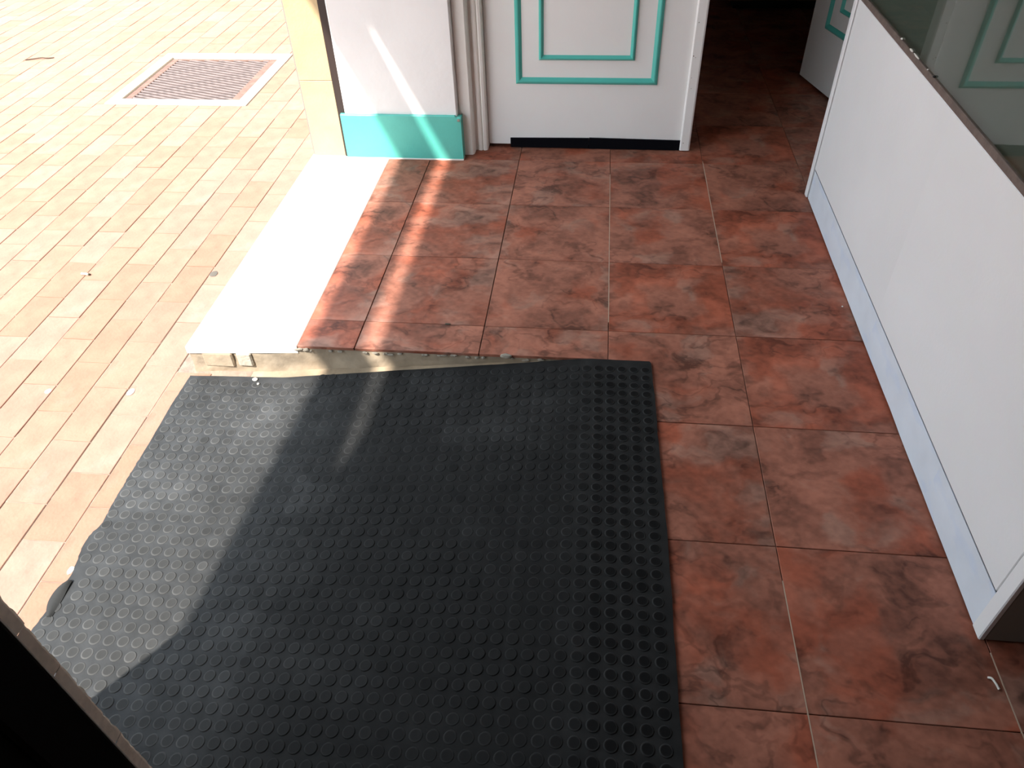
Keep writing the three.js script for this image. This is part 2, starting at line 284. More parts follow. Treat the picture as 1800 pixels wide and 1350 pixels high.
// ---------------------------------------------------------------- brick pavement
const BW = 0.104, BL = 0.2003, hole = { x0: -1.725, x1: -1.020, z0: -1.39, z1: -0.69 };
{
  const pave = struct('pavement', 'sunlit street paving of long pale brick in running bond');
  const beds = [cbox(-30, hole.x0 + 0.002, STREET - 0.1, STREET - 0.0017, -30, 30, 0.001), cbox(hole.x1 - 0.002, -0.3, STREET - 0.1, STREET - 0.0017, -30, 30, 0.001),
    cbox(hole.x0, hole.x1, STREET - 0.1, STREET - 0.0017, -30, hole.z0 + 0.002, 0.001), cbox(hole.x0, hole.x1, STREET - 0.1, STREET - 0.0017, hole.z1 - 0.002, 30, 0.001)];
  mesh('joint_sand', merged(beds), M.jointSand, pave);
  const gaps = [];
  for (let z = -2.4; z < 2.3;) { const l = rr(0.12, 0.5); if (rnd() < (z > 0.6 ? 0.85 : 0.4)) gaps.push(cbox(-0.6205 - 0.0013, -0.6205 + rr(0.0004, 0.0013), STREET - 0.004, STREET - 0.0013, z, z + l, 0.0003)); z += l + rr(0.01, 0.06); }
  for (const x of [-0.5165, -0.7245, -0.8285, -0.9325, -1.0365, -1.1405, -1.2445]) for (let z = -0.6; z < 2.1;) { const l = rr(0.03, 0.16); if (rnd() < 0.42) gaps.push(cbox(x - 0.0012, x + rr(-0.0002, 0.001), STREET - 0.004, STREET - 0.0013, z, z + l, 0.0003)); z += l + rr(0.02, 0.2); }
  gaps.push(cbox(hole.x1 - 0.001, hole.x1 + 0.0045, STREET - 0.004, STREET - 0.0008, hole.z0 + 0.01, hole.z1, 0.0003));
  tag(mesh('open_joints', merged(gaps), M.twig, pave), null, null, null, 'stuff');
  camera.updateMatrixWorld(); camera.updateProjectionMatrix();
  const list = [], v = new THREE.Vector3();
  for (let r = -2; r < 76; r++) {
    const x1 = -0.6205 - (r - 0) * BW + 0.0, x0 = x1 - BW, odd = ((r % 2) + 2) % 2;
    if (x1 > -0.29) continue;
    const phase = odd ? 1.351 : 1.2508;                        // r = -1 is the row right of the dark joint
    for (let k = -48; k < 42; k++) {
      let z0 = phase + k * BL, z1 = z0 + BL;
      if (z0 < -8 || z1 > 9) continue;
      if (x1 > FRONT + 0.02 && (z0 < 1.17 || z1 > NEAR_Z)) { if (z1 < 1.2 || z0 > NEAR_Z - 0.03) continue; z0 = Math.max(z0, 1.172); z1 = Math.min(z1, NEAR_Z); }
      let xa = x0, xb = x1;
      if (xb > FRONT && z0 < 1.165) { xb = FRONT - 0.001; if (z1 > 1.166) z1 = 1.166; }
      if (xb - xa < 0.02 || z1 - z0 < 0.02) continue;
      // pieces round the drain: cut to its collar
      if (xb > hole.x0 && xa < hole.x1 && z1 > hole.z0 && z0 < hole.z1) {
        const rest = [];
        if (z0 < hole.z0 - 0.02) rest.push([xa, xb, z0, hole.z0]); if (z1 > hole.z1 + 0.02) rest.push([xa, xb, hole.z1, z1]);
        const m0 = Math.max(z0, hole.z0), m1 = Math.min(z1, hole.z1);
        if (xa < hole.x0 - 0.015) rest.push([xa, hole.x0, m0, m1]); if (xb > hole.x1 + 0.015) rest.push([hole.x1 + 0.004, xb, m0, m1]);
        for (const q of rest) list.push({ q, r });
        continue;
      }
      list.push({ q: [xa, xb, z0, z1], r });
    }
  }
  for (const b of list) {
    const [x0, x1, z0, z1] = b.q;
    v.set((x0 + x1) / 2, STREET, (z0 + z1) / 2);
    const d = v.distanceTo(camera.position);
    v.project(camera);
    const hidden = (x1 > FRONT + 0.05 && z0 > 1.25) || (v.x > -0.4 && v.y > 0.3);
    b.area = v.z < 1 && Math.abs(v.x) < 1.06 && Math.abs(v.y) < 1.06 && !hidden ? (x1 - x0) * (z1 - z0) / (d * d * d) : 0;
  }
  list.sort((a, b) => b.area - a.area);
  const geos = new Map();
  const shape = (w, d, n) => { const key = `${w.toFixed(3)}:${d.toFixed(3)}:${n}`; if (!geos.has(key)) geos.set(key, cbox(0.0014, w - 0.0014, -0.03, 0, 0.0012, d - 0.0012, 0.0012, [n * 0.37, 0, n * 0.61])); return geos.get(key); };
  const far = [];
  list.forEach((b, n) => {
    const [x0, x1, z0, z1] = b.q, w = x1 - x0, d = z1 - z0, y = STREET + rr(-0.0002, 0.0012), pale = b.r === -1 && rnd() < 0.85;
    const full = Math.abs(w - BW) < 1e-3 && Math.abs(d - BL) < 1e-3;
    if ((n < 300 && b.area > 0)) {
      const m = mesh('brick', shape(w, d, Math.floor(rnd() * 6)), pale ? MBP[Math.floor(rnd() * 3)] : MB[Math.floor(rnd() * 6)], pave);
      m.position.set(x0, y, z0); m.rotation.set(rr(-0.0022, 0.0022), rr(-0.004, 0.004), rr(-0.004, 0.004));
    } else far.push([x0, y, z0, w / BW, d / BL]);
  });
  const im = new THREE.InstancedMesh(shape(BW, BL, 1), brickMat([1, 1, 1]), far.length), mx = new THREE.Matrix4();
  far.forEach(([x, y, z, sx, sz], i) => { im.setMatrixAt(i, mx.makeScale(sx, 1, sz).setPosition(x, y, z)); const c = brickTints[Math.floor(rnd() * 6)]; im.setColorAt(i, lin(c[0], c[1], c[2])); });
  im.name = 'brick_field'; im.castShadow = im.receiveShadow = true; pave.add(tag(im, null, null, null, 'stuff'));
}

// ---------------------------------------------------------------- drain grate in the street
{
  const t = thing('drain_grate', 'rusty slatted drain grate in a white concrete collar set in the brick paving', 'drain grate', [-1.372, STREET, -1.04]);
  const hx = 0.352, hz = 0.35, ix = 0.297, iz = 0.288, sh = new THREE.Shape();
  sh.moveTo(-hx, -hz); sh.lineTo(hx, -hz); sh.lineTo(hx, hz); sh.lineTo(-hx, hz);
  const inner = new THREE.Path(); inner.moveTo(-ix, -iz); inner.lineTo(-ix, iz); inner.lineTo(ix, iz); inner.lineTo(ix, -iz); sh.holes.push(inner);
  const cg = new THREE.ExtrudeGeometry(sh, { depth: 0.04, bevelEnabled: true, bevelSize: 0.003, bevelThickness: 0.003, bevelOffset: -0.003, bevelSegments: 1 });
  cg.rotateX(-Math.PI / 2); cg.translate(0, -0.039, 0);
  mesh('collar', cg, M.concreteLight, t);
  mesh('pit', cbox(-ix - 0.02, ix + 0.02, -0.12, -0.045, -iz - 0.02, iz + 0.02, 0.001), M.pit, t);
  const f = 0.034, top = -0.006;
  for (const [a, b, c, d] of [[-ix + 0.003, -ix + f * 1.1, -iz + 0.003, iz - 0.003], [ix - f * 1.5, ix - 0.003, -iz + 0.003, iz - 0.003], [-ix + f * 1.1, ix - f * 1.5, -iz + 0.003, -iz + 0.018], [-ix + f * 1.1, ix - f * 1.5, iz - 0.018, iz - 0.003]]) mesh('frame_bar', cbox(a, b, -0.04, top, c, d, 0.002), M.rust, t);
  // slats cross the frame on a slant; each ends on the frame
  const dir = new THREE.Vector2(0.945, 0.327).normalize(), x0 = -ix + f * 1.1 - 0.004, x1 = ix - f * 1.5 + 0.004, z0 = -iz + 0.014, z1 = iz - 0.014, slope = dir.y / dir.x;
  for (let c = z0 - (x1 - x0) * slope + 0.012; c < z1; c += 0.0285) {
    let xa = x0, xb = x1; const za = c, zb = c + (x1 - x0) * slope;
    if (za < z0) xa = x0 + (z0 - c) / slope; if (zb > z1) xb = x0 + (z1 - c) / slope;
    if (xb - xa < 0.03) continue;
    const L = (xb - xa) / dir.x, m = mesh('slat', cbox(0, L, -0.034, top - 0.001, -0.0068, 0.0068, 0.0015, [c, 0, 0]), M.slat, t);
    m.position.set(xa, 0, c + (xa - x0) * slope); m.rotation.y = -Math.atan2(dir.y, dir.x);
  }
}

// ---------------------------------------------------------------- shell: walls, ceiling, facade
const TOP = 2.42, DOOR_Y = 2.06;
{
  const wf = struct('wall_far', 'white painted wall stub beside the closed door with sun streaks');
  mesh('plaster', cbox(-0.306, 0.1155, 0.0, DOOR_Y + 0.1, -0.17, 0.0, 0.004), M.wall, wf);
  mesh('door_head', cbox(-0.306, 3, DOOR_Y + 0.03, TOP, -0.17, -0.0, 0.003), M.wall, wf);
  mesh('side_wall', cbox(1.725, 3, 0, DOOR_Y + 0.1, -0.17, -0.02, 0.003), M.wall, wf);
  mesh('chipped_corner', lump(0.006, 0.006, 0.003, 411).translate(0.121, 0.15, 0.011), M.mortar, wf);
}
{ // teal skirting with a ragged painted top
  const bb = struct('baseboard_far', 'turquoise painted skirting at the foot of the white wall stub');
  const n = 60, t = [], x0 = -0.321, x1 = 0.129, ty = (x) => 0.170 + 0.0035 * (fbm(x * 18, 1, 21, 3) - 0.5) + (x > 0.112 ? -0.006 : 0), zf = 0.011, c = 0.003, y0 = 0.004;
  for (let i = 0; i < n; i++) {
    const a = lerp(x0, x1, i / n), b = lerp(x0, x1, (i + 1) / n);
    quad(t, [a, y0, zf], [b, y0, zf], [b, ty(b) - c, zf], [a, ty(a) - c, zf]); quad(t, [a, ty(a) - c, zf], [b, ty(b) - c, zf], [b, ty(b), zf - c], [a, ty(a), zf - c]); quad(t, [a, ty(a), zf - c], [b, ty(b), zf - c], [b, ty(b), -0.02], [a, ty(a), -0.02]);
  }
  quad(t, [x1, y0, zf], [x1, y0, -0.06], [x1, ty(x1), -0.06], [x1, ty(x1), zf]); quad(t, [x0, y0, -0.06], [x0, y0, zf], [x0, ty(x0), zf], [x0, ty(x0), -0.06]);
  mesh('painted_face', build(t), M.teal, bb);
  mesh('foot_joint', cbox(x0 + 0.003, x1 + 0.001, -0.002, 0.005, -0.02, zf + 0.001, 0.001), M.chipWhite, bb);
}
{ // moulded door frame between the wall stub and the leaf
  const tr = struct('trim_1', 'off white moulded door frame left of the closed door');
  mesh('outer_stile', upright([[0.116, -0.17], [0.116, -0.034], [0.119, -0.031], [0.158, -0.036], [0.163, -0.043], [0.165, -0.06], [0.165, -0.17]], 0.001, DOOR_Y + 0.04), M.trimPaint, tr);
  mesh('inner_stile', upright([[0.164, -0.17], [0.164, -0.080], [0.174, -0.080], [0.176, -0.076], [0.186, -0.074], [0.191, -0.077], [0.1925, -0.083], [0.194, -0.077], [0.199, -0.074], [0.207, -0.077], [0.211, -0.084], [0.211, -0.17]], 0.001, DOOR_Y + 0.03), M.trimPaint, tr);
  mesh('head', cbox(0.165, 1.73, DOOR_Y + 0.005, DOOR_Y + 0.06, -0.17, -0.06, 0.004), M.trimPaint, tr);
  mesh('far_stile', cbox(1.712, 1.76, 0, DOOR_Y + 0.03, -0.17, -0.015, 0.004), M.trimPaint, tr);
}
{ // facade pilaster clad in cream tiles with a dark strip beside the wall
  const pl = struct('trim_2', 'cream tiled pilaster at the corner of the entrance with a dark strip beside it');
  let y = STREET, n = 0;
  for (const h of [0.285 - STREET, 0.335, 0.335, 0.335, 0.335, 0.335, 0.335, 0.335, 0.335]) { mesh('tile', cbox(-0.457, -0.334, y + 0.0006, y + h - 0.0006, -0.12, -0.010 + 0.0004 * (n % 2), 0.0015, [n * 0.31, 0, n * 0.17]), M.cream, pl); y += h; n++; }
  mesh('edge_trim', cbox(-0.4615, -0.4555, STREET, 3.2, -0.12, -0.013, 0.001), mat({ color: lin(0.22, 0.2, 0.19), roughness: 0.5 }), pl);
  mesh('dark_strip', cbox(-0.334, -0.305, 0.0, 3.2, -0.06, -0.004, 0.002), M.darkStrip, pl);
}
{
  const w = struct('wall_near', 'near wall stub whose dark reveal fills the bottom corner of the view');
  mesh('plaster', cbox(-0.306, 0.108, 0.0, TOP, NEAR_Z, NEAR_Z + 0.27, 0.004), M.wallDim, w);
  mesh('frame_post', merged([cbox(0.09, 0.1285, 0, TOP, NEAR_Z + 0.0145, NEAR_Z + 0.075, 0.004), cbox(0.09, 0.119, 0, TOP, NEAR_Z + 0.07, NEAR_Z + 0.27, 0.004)]), M.blackMetal, w);
  // the cut edges of the wall tiles, one above the other, chipped along their outer side
  let y = 0, n = 0;
  while (y < TOP - 0.05) {
    const h = rr(0.072, 0.082), yy = y, s = 500 + n;
    const g = gridGeo(5, 16, (u, v) => {
      const Y = yy + h * 0.5 + (0.5 - v) * (h - 0.0008), chip = Math.pow(fbm(Y * 90, 3.1, s, 3), 2) * 0.0042;
      const z = u < 0.01 ? NEAR_Z - 0.001 : lerp(NEAR_Z - 0.001, NEAR_Z + 0.0155, u);
      const x = 0.129 - (u < 0.3 ? chip * (1 - u / 0.3) : 0) - (u < 0.01 ? 0.02 : 0) + 0.0006 * (fbm(u * 6, Y * 60, s + 7, 2) - 0.5) + (n % 2) * 0.0004;
      return [x, Y, z + (u < 0.3 && u > 0.01 ? chip * 0.8 : 0), z, Y + n * 0.13];
    });
    mesh('tile_edge', g, M.creamEdge, w); y += h; n++;
  }
  mesh('pilaster', cbox(-0.462, -0.306, STREET, 3.2, NEAR_Z + 0.01, NEAR_Z + 0.12, 0.003), M.cream, w);
}
{
  const f = struct('wall_front', 'street front of the shop either side of and above the entrance');
  mesh('plaster', merged([cbox(-0.45, -0.30, STREET, 3.4, -9, -0.11, 0.002), cbox(-0.45, -0.30, STREET, 3.4, NEAR_Z + 0.11, 10, 0.002), cbox(-0.45, -0.25, TOP - 0.08, 3.4, -0.12, NEAR_Z + 0.12, 0.002)]), M.facade, f);
  const c = struct('ceiling', 'plain ceiling of the shop and its entrance');
  mesh('plaster', cbox(-0.30, 3.1, TOP, TOP + 0.15, -5.6, 6.1, 0.002), M.ceiling, c);
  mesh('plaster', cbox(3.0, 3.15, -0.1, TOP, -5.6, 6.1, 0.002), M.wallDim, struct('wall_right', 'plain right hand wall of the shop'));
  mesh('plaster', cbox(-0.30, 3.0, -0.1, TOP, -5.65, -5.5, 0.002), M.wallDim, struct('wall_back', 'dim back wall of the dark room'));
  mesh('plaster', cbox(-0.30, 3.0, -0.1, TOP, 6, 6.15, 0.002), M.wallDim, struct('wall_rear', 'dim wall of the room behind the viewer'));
  mesh('plaster', cbox(-9.4, -9.0, STREET, 3.6, -26, 26, 0.01), M.houseWhite, struct('wall_opposite', 'plain house front across the street'));
  mesh('plaster', cbox(2.1, 2.2, 0, TOP, -0.02, 2.5, 0.002), M.wall, struct('wall_entrance', 'wall behind the display case'));
}
{ // canopy over the pavement: front bar, slit and cover, whose shadow falls in the entrance
  const cn = struct('canopy', 'canopy over the entrance that shades the doormat and the tiles');
  const H = 2.36, sh = new THREE.Shape();      // outlines below are where the edges' shadows meet the floor; the sun carries them up to the cover
  const up = (x, z) => [Math.min(x - 0.452 * H, -0.45), -(z + 0.603 * H)];
  const pts = [[-0.116, -0.56], [-0.116, 0.2], [-0.121, 0.8], [-0.138, 1.3], [-0.190, 1.95], [-0.23, 2.5], [0.9, 2.5], [0.9, -0.56]];
  pts.forEach(([x, z], i) => i ? sh.lineTo(...up(x, z)) : sh.moveTo(...up(x, z)));
  const cut = (q) => { const p = new THREE.Path(); q.forEach(([x, z], i) => i ? p.lineTo(...up(x, z)) : p.moveTo(...up(x, z))); sh.holes.push(p); };
  cut([[0.038, -0.26], [0.054, -0.29], [0.072, 0.04], [0.066, 1.10], [0.064, 1.42], [0.012, 1.60], [0.014, 1.0], [0.022, 0.09]]);
  const g = new THREE.ExtrudeGeometry(sh, { depth: 0.02, bevelEnabled: false });
  g.rotateX(-Math.PI / 2); g.translate(0, H, 0);
  mesh('cover', g, M.canvas, cn);
}

// ---------------------------------------------------------------- doors
function makeDoor(name, label, w, sign) {    // hinge at the origin, the leaf runs along sign * x, its face looks along +z
  const o = struct(name, label), X = (a, b) => sign > 0 ? [a, b] : [-b, -a];
  mesh('leaf', cbox(...X(0, w), 0.012, DOOR_Y, -0.04, 0, 0.002), M.whitePaint, o);
  for (const [a, b, y0, y1, ww, nm] of [[0.110, w - 0.128, 0.244, 1.86, 0.0235, 'outer_moulding'], [0.194, w - 0.214, 0.3285, 1.77, 0.0175, 'inner_moulding']]) {
    const [p, q] = X(a, b);
    mesh(nm, frameGeo(p, q, y0, y1, [[0, 0], [0.001, 0.004], [ww * 0.38, 0.0105], [ww * 0.55, 0.0105], [ww - 0.002, 0.003], [ww, 0]]), M.tealGloss, o);
  }
  return o;
}
{
  const d = makeDoor('door_1', 'closed white door with nested turquoise mouldings and a black sweep', 0.748, 1);
  d.position.set(0.212, 0, -0.112);
  // lipped edge strip with nail holes and chips
  const st = new THREE.Group();
  const strip = mesh('edge_strip', upright([[0.727, 0.0], [0.727, 0.010], [0.731, 0.0145], [0.759, 0.0145], [0.764, 0.011], [0.765, 0.0], [0.765, -0.042], [0.727, -0.042]], 0.004, DOOR_Y), M.whitePaint, d);
  for (const [x, y, r] of [[0.738, 0.034, 0.0016], [0.7345, 0.35, 0.0018], [0.742, 0.345, 0.0012], [0.738, 0.46, 0.0016], [0.737, 0.275, 0.001], [0.7405, 0.238, 0.0011]]) { const h = new THREE.CylinderGeometry(r, r, 0.0012, 10); h.rotateX(Math.PI / 2); h.translate(x, y, 0.0147); mesh('nail_hole', h, M.chipBrown, strip); }
  for (const [x, y, a, b] of [[0.7325, 0.249, 0.0028, 0.0085], [0.7335, 0.352, 0.0014, 0.006], [0.731, 0.18, 0.0009, 0.03], [0.7345, 0.49, 0.0012, 0.02], [0.7315, 0.12, 0.0007, 0.02]]) { const h = lump(a, b, 0.0012, 600 + Math.round(y * 100)); h.rotateX(0); h.translate(x, y - b * 0.3, 0.0128); mesh('paint_chip', h, M.chipBrown, strip); }
  const sw = (x0, x1, ya, yb, yl) => { const t = [], z0 = 0.0, z1 = 0.007; const f = [[x0, yl], [x1, yl], [x1, yb], [x0, ya]]; const F = f.map(([x, y]) => [x, y, z1]), B = f.map(([x, y]) => [x, y, z0]); quad(t, ...F); for (let k = 0; k < 4; k++) quad(t, B[k], B[(k + 1) % 4], F[(k + 1) % 4], F[k]); return build(t); };
  mesh('door_sweep', sw(0.084, 0.3845, 0.0385, 0.0420, 0.0035), M.blackRubber, d);
  mesh('door_sweep', sw(0.3855, 0.727, 0.0435, 0.0385, 0.0020), M.blackRubber, d);
}
{
  const d = makeDoor('door_2', 'open white door leaf with turquoise mouldings standing in the dark doorway', 0.775, -1);
  d.position.set(1.712, 0, -0.128); d.rotation.y = -75.3 * D2R;
}

// ---------------------------------------------------------------- display case on the right
{
  const t = thing('display_case', 'white panelled shop display case with reflecting glass and a bluish white kickboard', 'display case', [CASE_X, 0, 1.05]);
  const z0 = 0.227 - 1.05, z1 = 1.879 - 1.05, yk = 0.1045, yt = 0.628;
  mesh('front_panel', cbox(0.0, 0.0052, yk + 0.0058, yt, z0 + 0.026, z1 - 0.0325, 0.0015), M.casePaint, t);
  // kickboard with a slightly wavy foot
  const n = 90, tr = [], za = z0 + 0.026, zb = z1 - 0.031, foot = (z) => 0.0035 + 0.003 * (fbm(z * 9, 2, 33, 3) - 0.3);
  for (let i = 0; i < n; i++) { const a = lerp(za, zb, i / n), b = lerp(za, zb, (i + 1) / n); quad(tr, [0.002, foot(a), a], [0.002, foot(b), b], [0.002, yk, b], [0.002, yk, a]); quad(tr, [0.02, foot(a), a], [0.02, foot(b), b], [0.002, foot(b), b], [0.002, foot(a), a]); quad(tr, [0.002, yk, a], [0.002, yk, b], [0.0035, yk, b], [0.0035, yk, a]); }
  const kb = build(tr); { const x = kb.attributes.normal; for (let i = 0; i < x.count; i++) if (x.getX(i) > 0.5) x.setX(i, -x.getX(i)); }
  mesh('kickboard', kb, M.kickPaint, t);
  mesh('gap_lining', cbox(0.0055, 0.03, 0.001, yt - 0.01, z0 + 0.01, z1 - 0.01, 0.001), M.darkGap, t);
  mesh('corner_post', cbox(-0.006, 0.03, 0.004, yt + 0.004, z0 - 0.001, z0 + 0.0225, 0.004), M.casePaint, t);
  mesh('corner_post', cbox(-0.001, 0.010, 0.004, yt, z1 - 0.031, z1, 0.002), M.casePaint, t);
  mesh('end_panel', cbox(0.0095, 0.74, 0.006, yt, z1 - 0.03, z1 - 0.0005, 0.001), M.caseGrey, t);
  mesh('end_panel', cbox(0.028, 0.74, 0.006, yt, z0 + 0.002, z0 + 0.02, 0.002), M.casePaint, t);
  mesh('deck', cbox(0.012, 0.74, yt - 0.02, yt + 0.002, z0 + 0.003, z1 - 0.003, 0.001), M.caseInside, t);
  mesh('glazing_bead', cbox(-0.0015, 0.008, yt + 0.0005, yt + 0.0165, z0 + 0.004, z1 - 0.002, 0.002), M.brownWood, t);
  const g = new THREE.PlaneGeometry(z1 - z0 - 0.012, 1.55); g.rotateY(-Math.PI / 2); g.translate(0.0035, yt + 0.014 + 0.775, (z0 + z1) / 2);
  mesh('glass_pane', g, M.glass, t);
  const g2 = new THREE.PlaneGeometry(0.72, 1.55); g2.rotateY(Math.PI); g2.translate(0.375, yt + 0.014 + 0.775, z0 + 0.008);
  mesh('end_glass', g2, M.glass, t);
  mesh('glass_corner', cbox(0.0005, 0.0065, yt + 0.016, yt + 1.55, z0 + 0.0045, z0 + 0.0095, 0.001), M.glassEdge, t);
  mesh('corner_clip', cbox(-0.002, 0.010, yt + 0.014, yt + 0.026, z0 + 0.002, z0 + 0.014, 0.002), M.darkStrip, t);
  mesh('back_panel', cbox(0.735, 0.752, 0.004, yt + 1.58, z0 + 0.002, z1 - 0.002, 0.002), M.caseInside, t);
  mesh('near_end_panel', cbox(0.012, 0.74, yt + 0.002, yt + 1.58, z1 - 0.02, z1 - 0.004, 0.002), M.caseInside, t);
  mesh('top_panel', cbox(-0.004, 0.752, yt + 1.565, yt + 1.60, z0, z1, 0.003), M.casePaint, t);
  // flakes of paint and dirt on the bead
  for (const [z, s, l, m] of [[0.905, 0.0035, 0.003, M.darkGap], [0.86, 0.002, 0.002, M.chipWhite], [0.775, 0.0022, 0.02, M.chipWhite], [0.735, 0.0028, 0.011, M.chipWhite], [0.655, 0.003, 0.004, M.chipWhite]]) {
    const q = lump(s, s * 0.8, l, 700 + Math.round(z * 100)); q.translate(0.0012, yt + 0.0165, z - 1.05); mesh('paint_flake', q, m, t);
  }
}
// dark cabinet at the back of the unlit room
{
  const t = thing('wooden_cabinet', 'dark brown wooden cabinet deep in the unlit room beyond the open doorway', 'cabinet', [1.62, 0, -2.1]);
  mesh('body', cbox(-0.32, 0.36, 0.05, 0.9, -0.25, 0.245, 0.004), M.darkWood, t);
  mesh('plinth', cbox(-0.28, 0.32, 0.001, 0.05, -0.22, 0.20, 0.002), M.darkGap, t);
  for (const s of [0, 1]) { const d = mesh('door', cbox(-0.315 + s * 0.34, 0.015 + s * 0.34, 0.06, 0.88, 0.245, 0.262, 0.003), M.darkWood, t); const k = new THREE.SphereGeometry(0.012, 12, 8); k.translate(s ? 0.07 : -0.03, 0.6, 0.27); mesh('knob', k, M.blackMetal, d); }
  mesh('top', cbox(-0.33, 0.37, 0.9, 0.925, -0.26, 0.27, 0.004), M.darkWood, t);
}

// ---------------------------------------------------------------- rubber mat
{
  const t = thing('rubber_mat', 'black rubber doormat of round studs with a torn left edge lying on the ramp', 'doormat');
  const torn = [[1.19, -0.467], [1.31, -0.4685], [1.45, -0.464], [1.517, -0.463], [1.60, -0.462], [1.650, -0.460], [1.690, -0.456], [1.714, -0.459], [1.723, -0.466], [1.76, -0.468], [1.79, -0.462], [1.806, -0.458], [1.836, -0.451], [1.856, -0.449], [1.885, -0.451], [1.92, -0.458], [1.96, -0.463], [2.02, -0.466], [2.32, -0.466]];
  const left = (z) => { let i = 0; while (i < torn.length - 2 && z > torn[i + 1][0]) i++; const [za, a] = torn[i], [zb, b] = torn[i + 1]; return lerp(a, b, clamp((z - za) / (zb - za))) + (z > 1.5 && z < 2.05 ? 0.004 * (fbm(z * 160, 4, 43, 3) - 0.5) : 0.0015 * (fbm(z * 90, 4, 43, 2) - 0.5)); };
  const right = (z) => { const a = z < 1.70 ? lerp(0.790, 0.8035, (z - 1.146) / 0.554) : lerp(0.8035, 0.806, (z - 1.7) / 0.45); const corner = Math.max(0, 1.158 - z); return a - corner * corner * 40 + 0.0022 * (fbm(z * 22, 6, 47, 3) - 0.5); };
  const zFar = (x) => (x < 0.6 ? lerp(1.192, 1.151, smooth(-0.6, 0.75, x) * 1.05) : 1.1475) , zNear = 2.318;
  const farAt = (x) => lerp(1.191, 1.1475, clamp((x + 0.467) / 1.05)) + 0.0015 * (fbm(x * 30, 2, 51, 3) - 0.5);
  const sheetY = (x, z) => groundY(x) + 0.0055 + (x > 0.5 ? 0.001 : 0) + 0.0012 * (fbm(x * 7, z * 7, 57, 3) - 0.5) + 0.006 * Math.exp(-((x + 0.46) ** 2 + (z - 1.86) ** 2) / 0.0006);
  // dust lying on the rubber: more towards the street, least along the inner edge
  const dust = (x, z) => {
    const patch = fbm(x * 5 + 3, z * 5, 63, 4), fine = fbm(x * 40, z * 40, 67, 3);
    let d = lerp(0.040, 0.0098, smooth(-0.35, 0.2, x + 0.12 * (patch - 0.5)));
    d += 0.007 * smooth(0.5, 0.72, patch) * (x < 0.55 ? 1 : 0.2) * (x < 0 ? 1.8 : 1) + 0.005 * Math.exp(-(((x - 0.42) / 0.16) ** 2 + ((z - 1.33) / 0.16) ** 2));
    d += 0.010 * Math.exp(-(((x + 0.2) / 0.1) ** 2 + ((z - 1.33) / 0.1) ** 2));
    d = lerp(d, 0.0165, smooth(0.55, 0.66, x));
    return d * (0.62 + 0.76 * fine);
  };
  const tone = (d, x) => { const cool = smooth(0.1, -0.3, x); return [d * lerp(1, 0.97, cool), d, d * lerp(1.0, 1.05, cool)]; };
  const nu = 190, nv = 170;
  const sheet = gridGeo(nu, nv, (u, v) => {
    let z = lerp(1.17, zNear, v), xl = left(z), xr = right(z), x = lerp(xl, xr, u);
    const f = farAt(x); z = lerp(f, zNear, v); xl = left(z); xr = right(z); x = lerp(xl, xr, u);
    return [x, sheetY(x, z), z];
  }, 0.0055);
  { const p = sheet.attributes.position, c = new Float32Array(p.count * 3), top = (nu + 1) * (nv + 1); for (let i = 0; i < p.count; i++) { const x = p.getX(i), z = p.getZ(i), q = tone(dust(x, z) * (i < top ? 1 : 0.7), x); c.set(q, i * 3); } sheet.setAttribute('color', new THREE.BufferAttribute(c, 3)); }
  mesh('sheet', sheet, M.rubber, t);
  // studs: one low disc with a rim that keeps dust
  const R = 0.0121, Hs = 0.0015, seg = 16;
  const studGeo = (topK, rimK) => {
    const rings = [[0, Hs * 0.9, topK], [R - 0.0035, Hs * 0.92, topK], [R - 0.0018, Hs, rimK], [R - 0.0006, Hs * 0.75, rimK], [R + 0.0004, -0.0006, rimK * 0.8]], p = [], c = [], idx = [], uv = [];
    rings.forEach(([r, y, k]) => { for (let s = 0; s < seg; s++) { const a = s / seg * 2 * Math.PI; p.push(r * Math.cos(a), y, r * Math.sin(a)); uv.push(r * Math.cos(a), r * Math.sin(a)); c.push(k, k, k); } });
    for (let i = 0; i + 1 < rings.length; i++) for (let s = 0; s < seg; s++) { const a = i * seg + s, b = i * seg + (s + 1) % seg; if (i) idx.push(a, b, b + seg); idx.push(a, b + seg, a + seg); }
    const g = new THREE.BufferGeometry(); g.setAttribute('position', new THREE.Float32BufferAttribute(p, 3)); g.setAttribute('uv', new THREE.Float32BufferAttribute(uv, 2)); g.setAttribute('color', new THREE.Float32BufferAttribute(c, 3)); g.setIndex(idx); g.computeVertexNormals(); return g;
  };
  const list = [], v = new THREE.Vector3();
  for (let j = -21; j < 19; j++) for (let i = -43; i < 2; i++) {
    const z = 1.7609 + j * 0.0303, x = 0.7777 + i * 0.0298 + (z - 1.76) * 0.006;
    if (x < left(z) + 0.011 || x > right(z) - 0.012 || z < farAt(x) + 0.0095 || z > zNear - 0.014) continue;
    v.set(x, sheetY(x, z), z); const d = v.distanceTo(camera.position); v.project(camera);
    const inView = Math.abs(v.x) < 1.02 && Math.abs(v.y) < 1.02 && !(v.x < -0.5 && v.y < -0.55 + (-0.72 - v.x) * 1.2);
    list.push({ x, z, d: inView ? d : 99 });
  }
  list.sort((a, b) => a.d - b.d);
  const slopeZ = Math.atan2(0.088, 0.84);
  const geoms = new Map();
  const many = [];
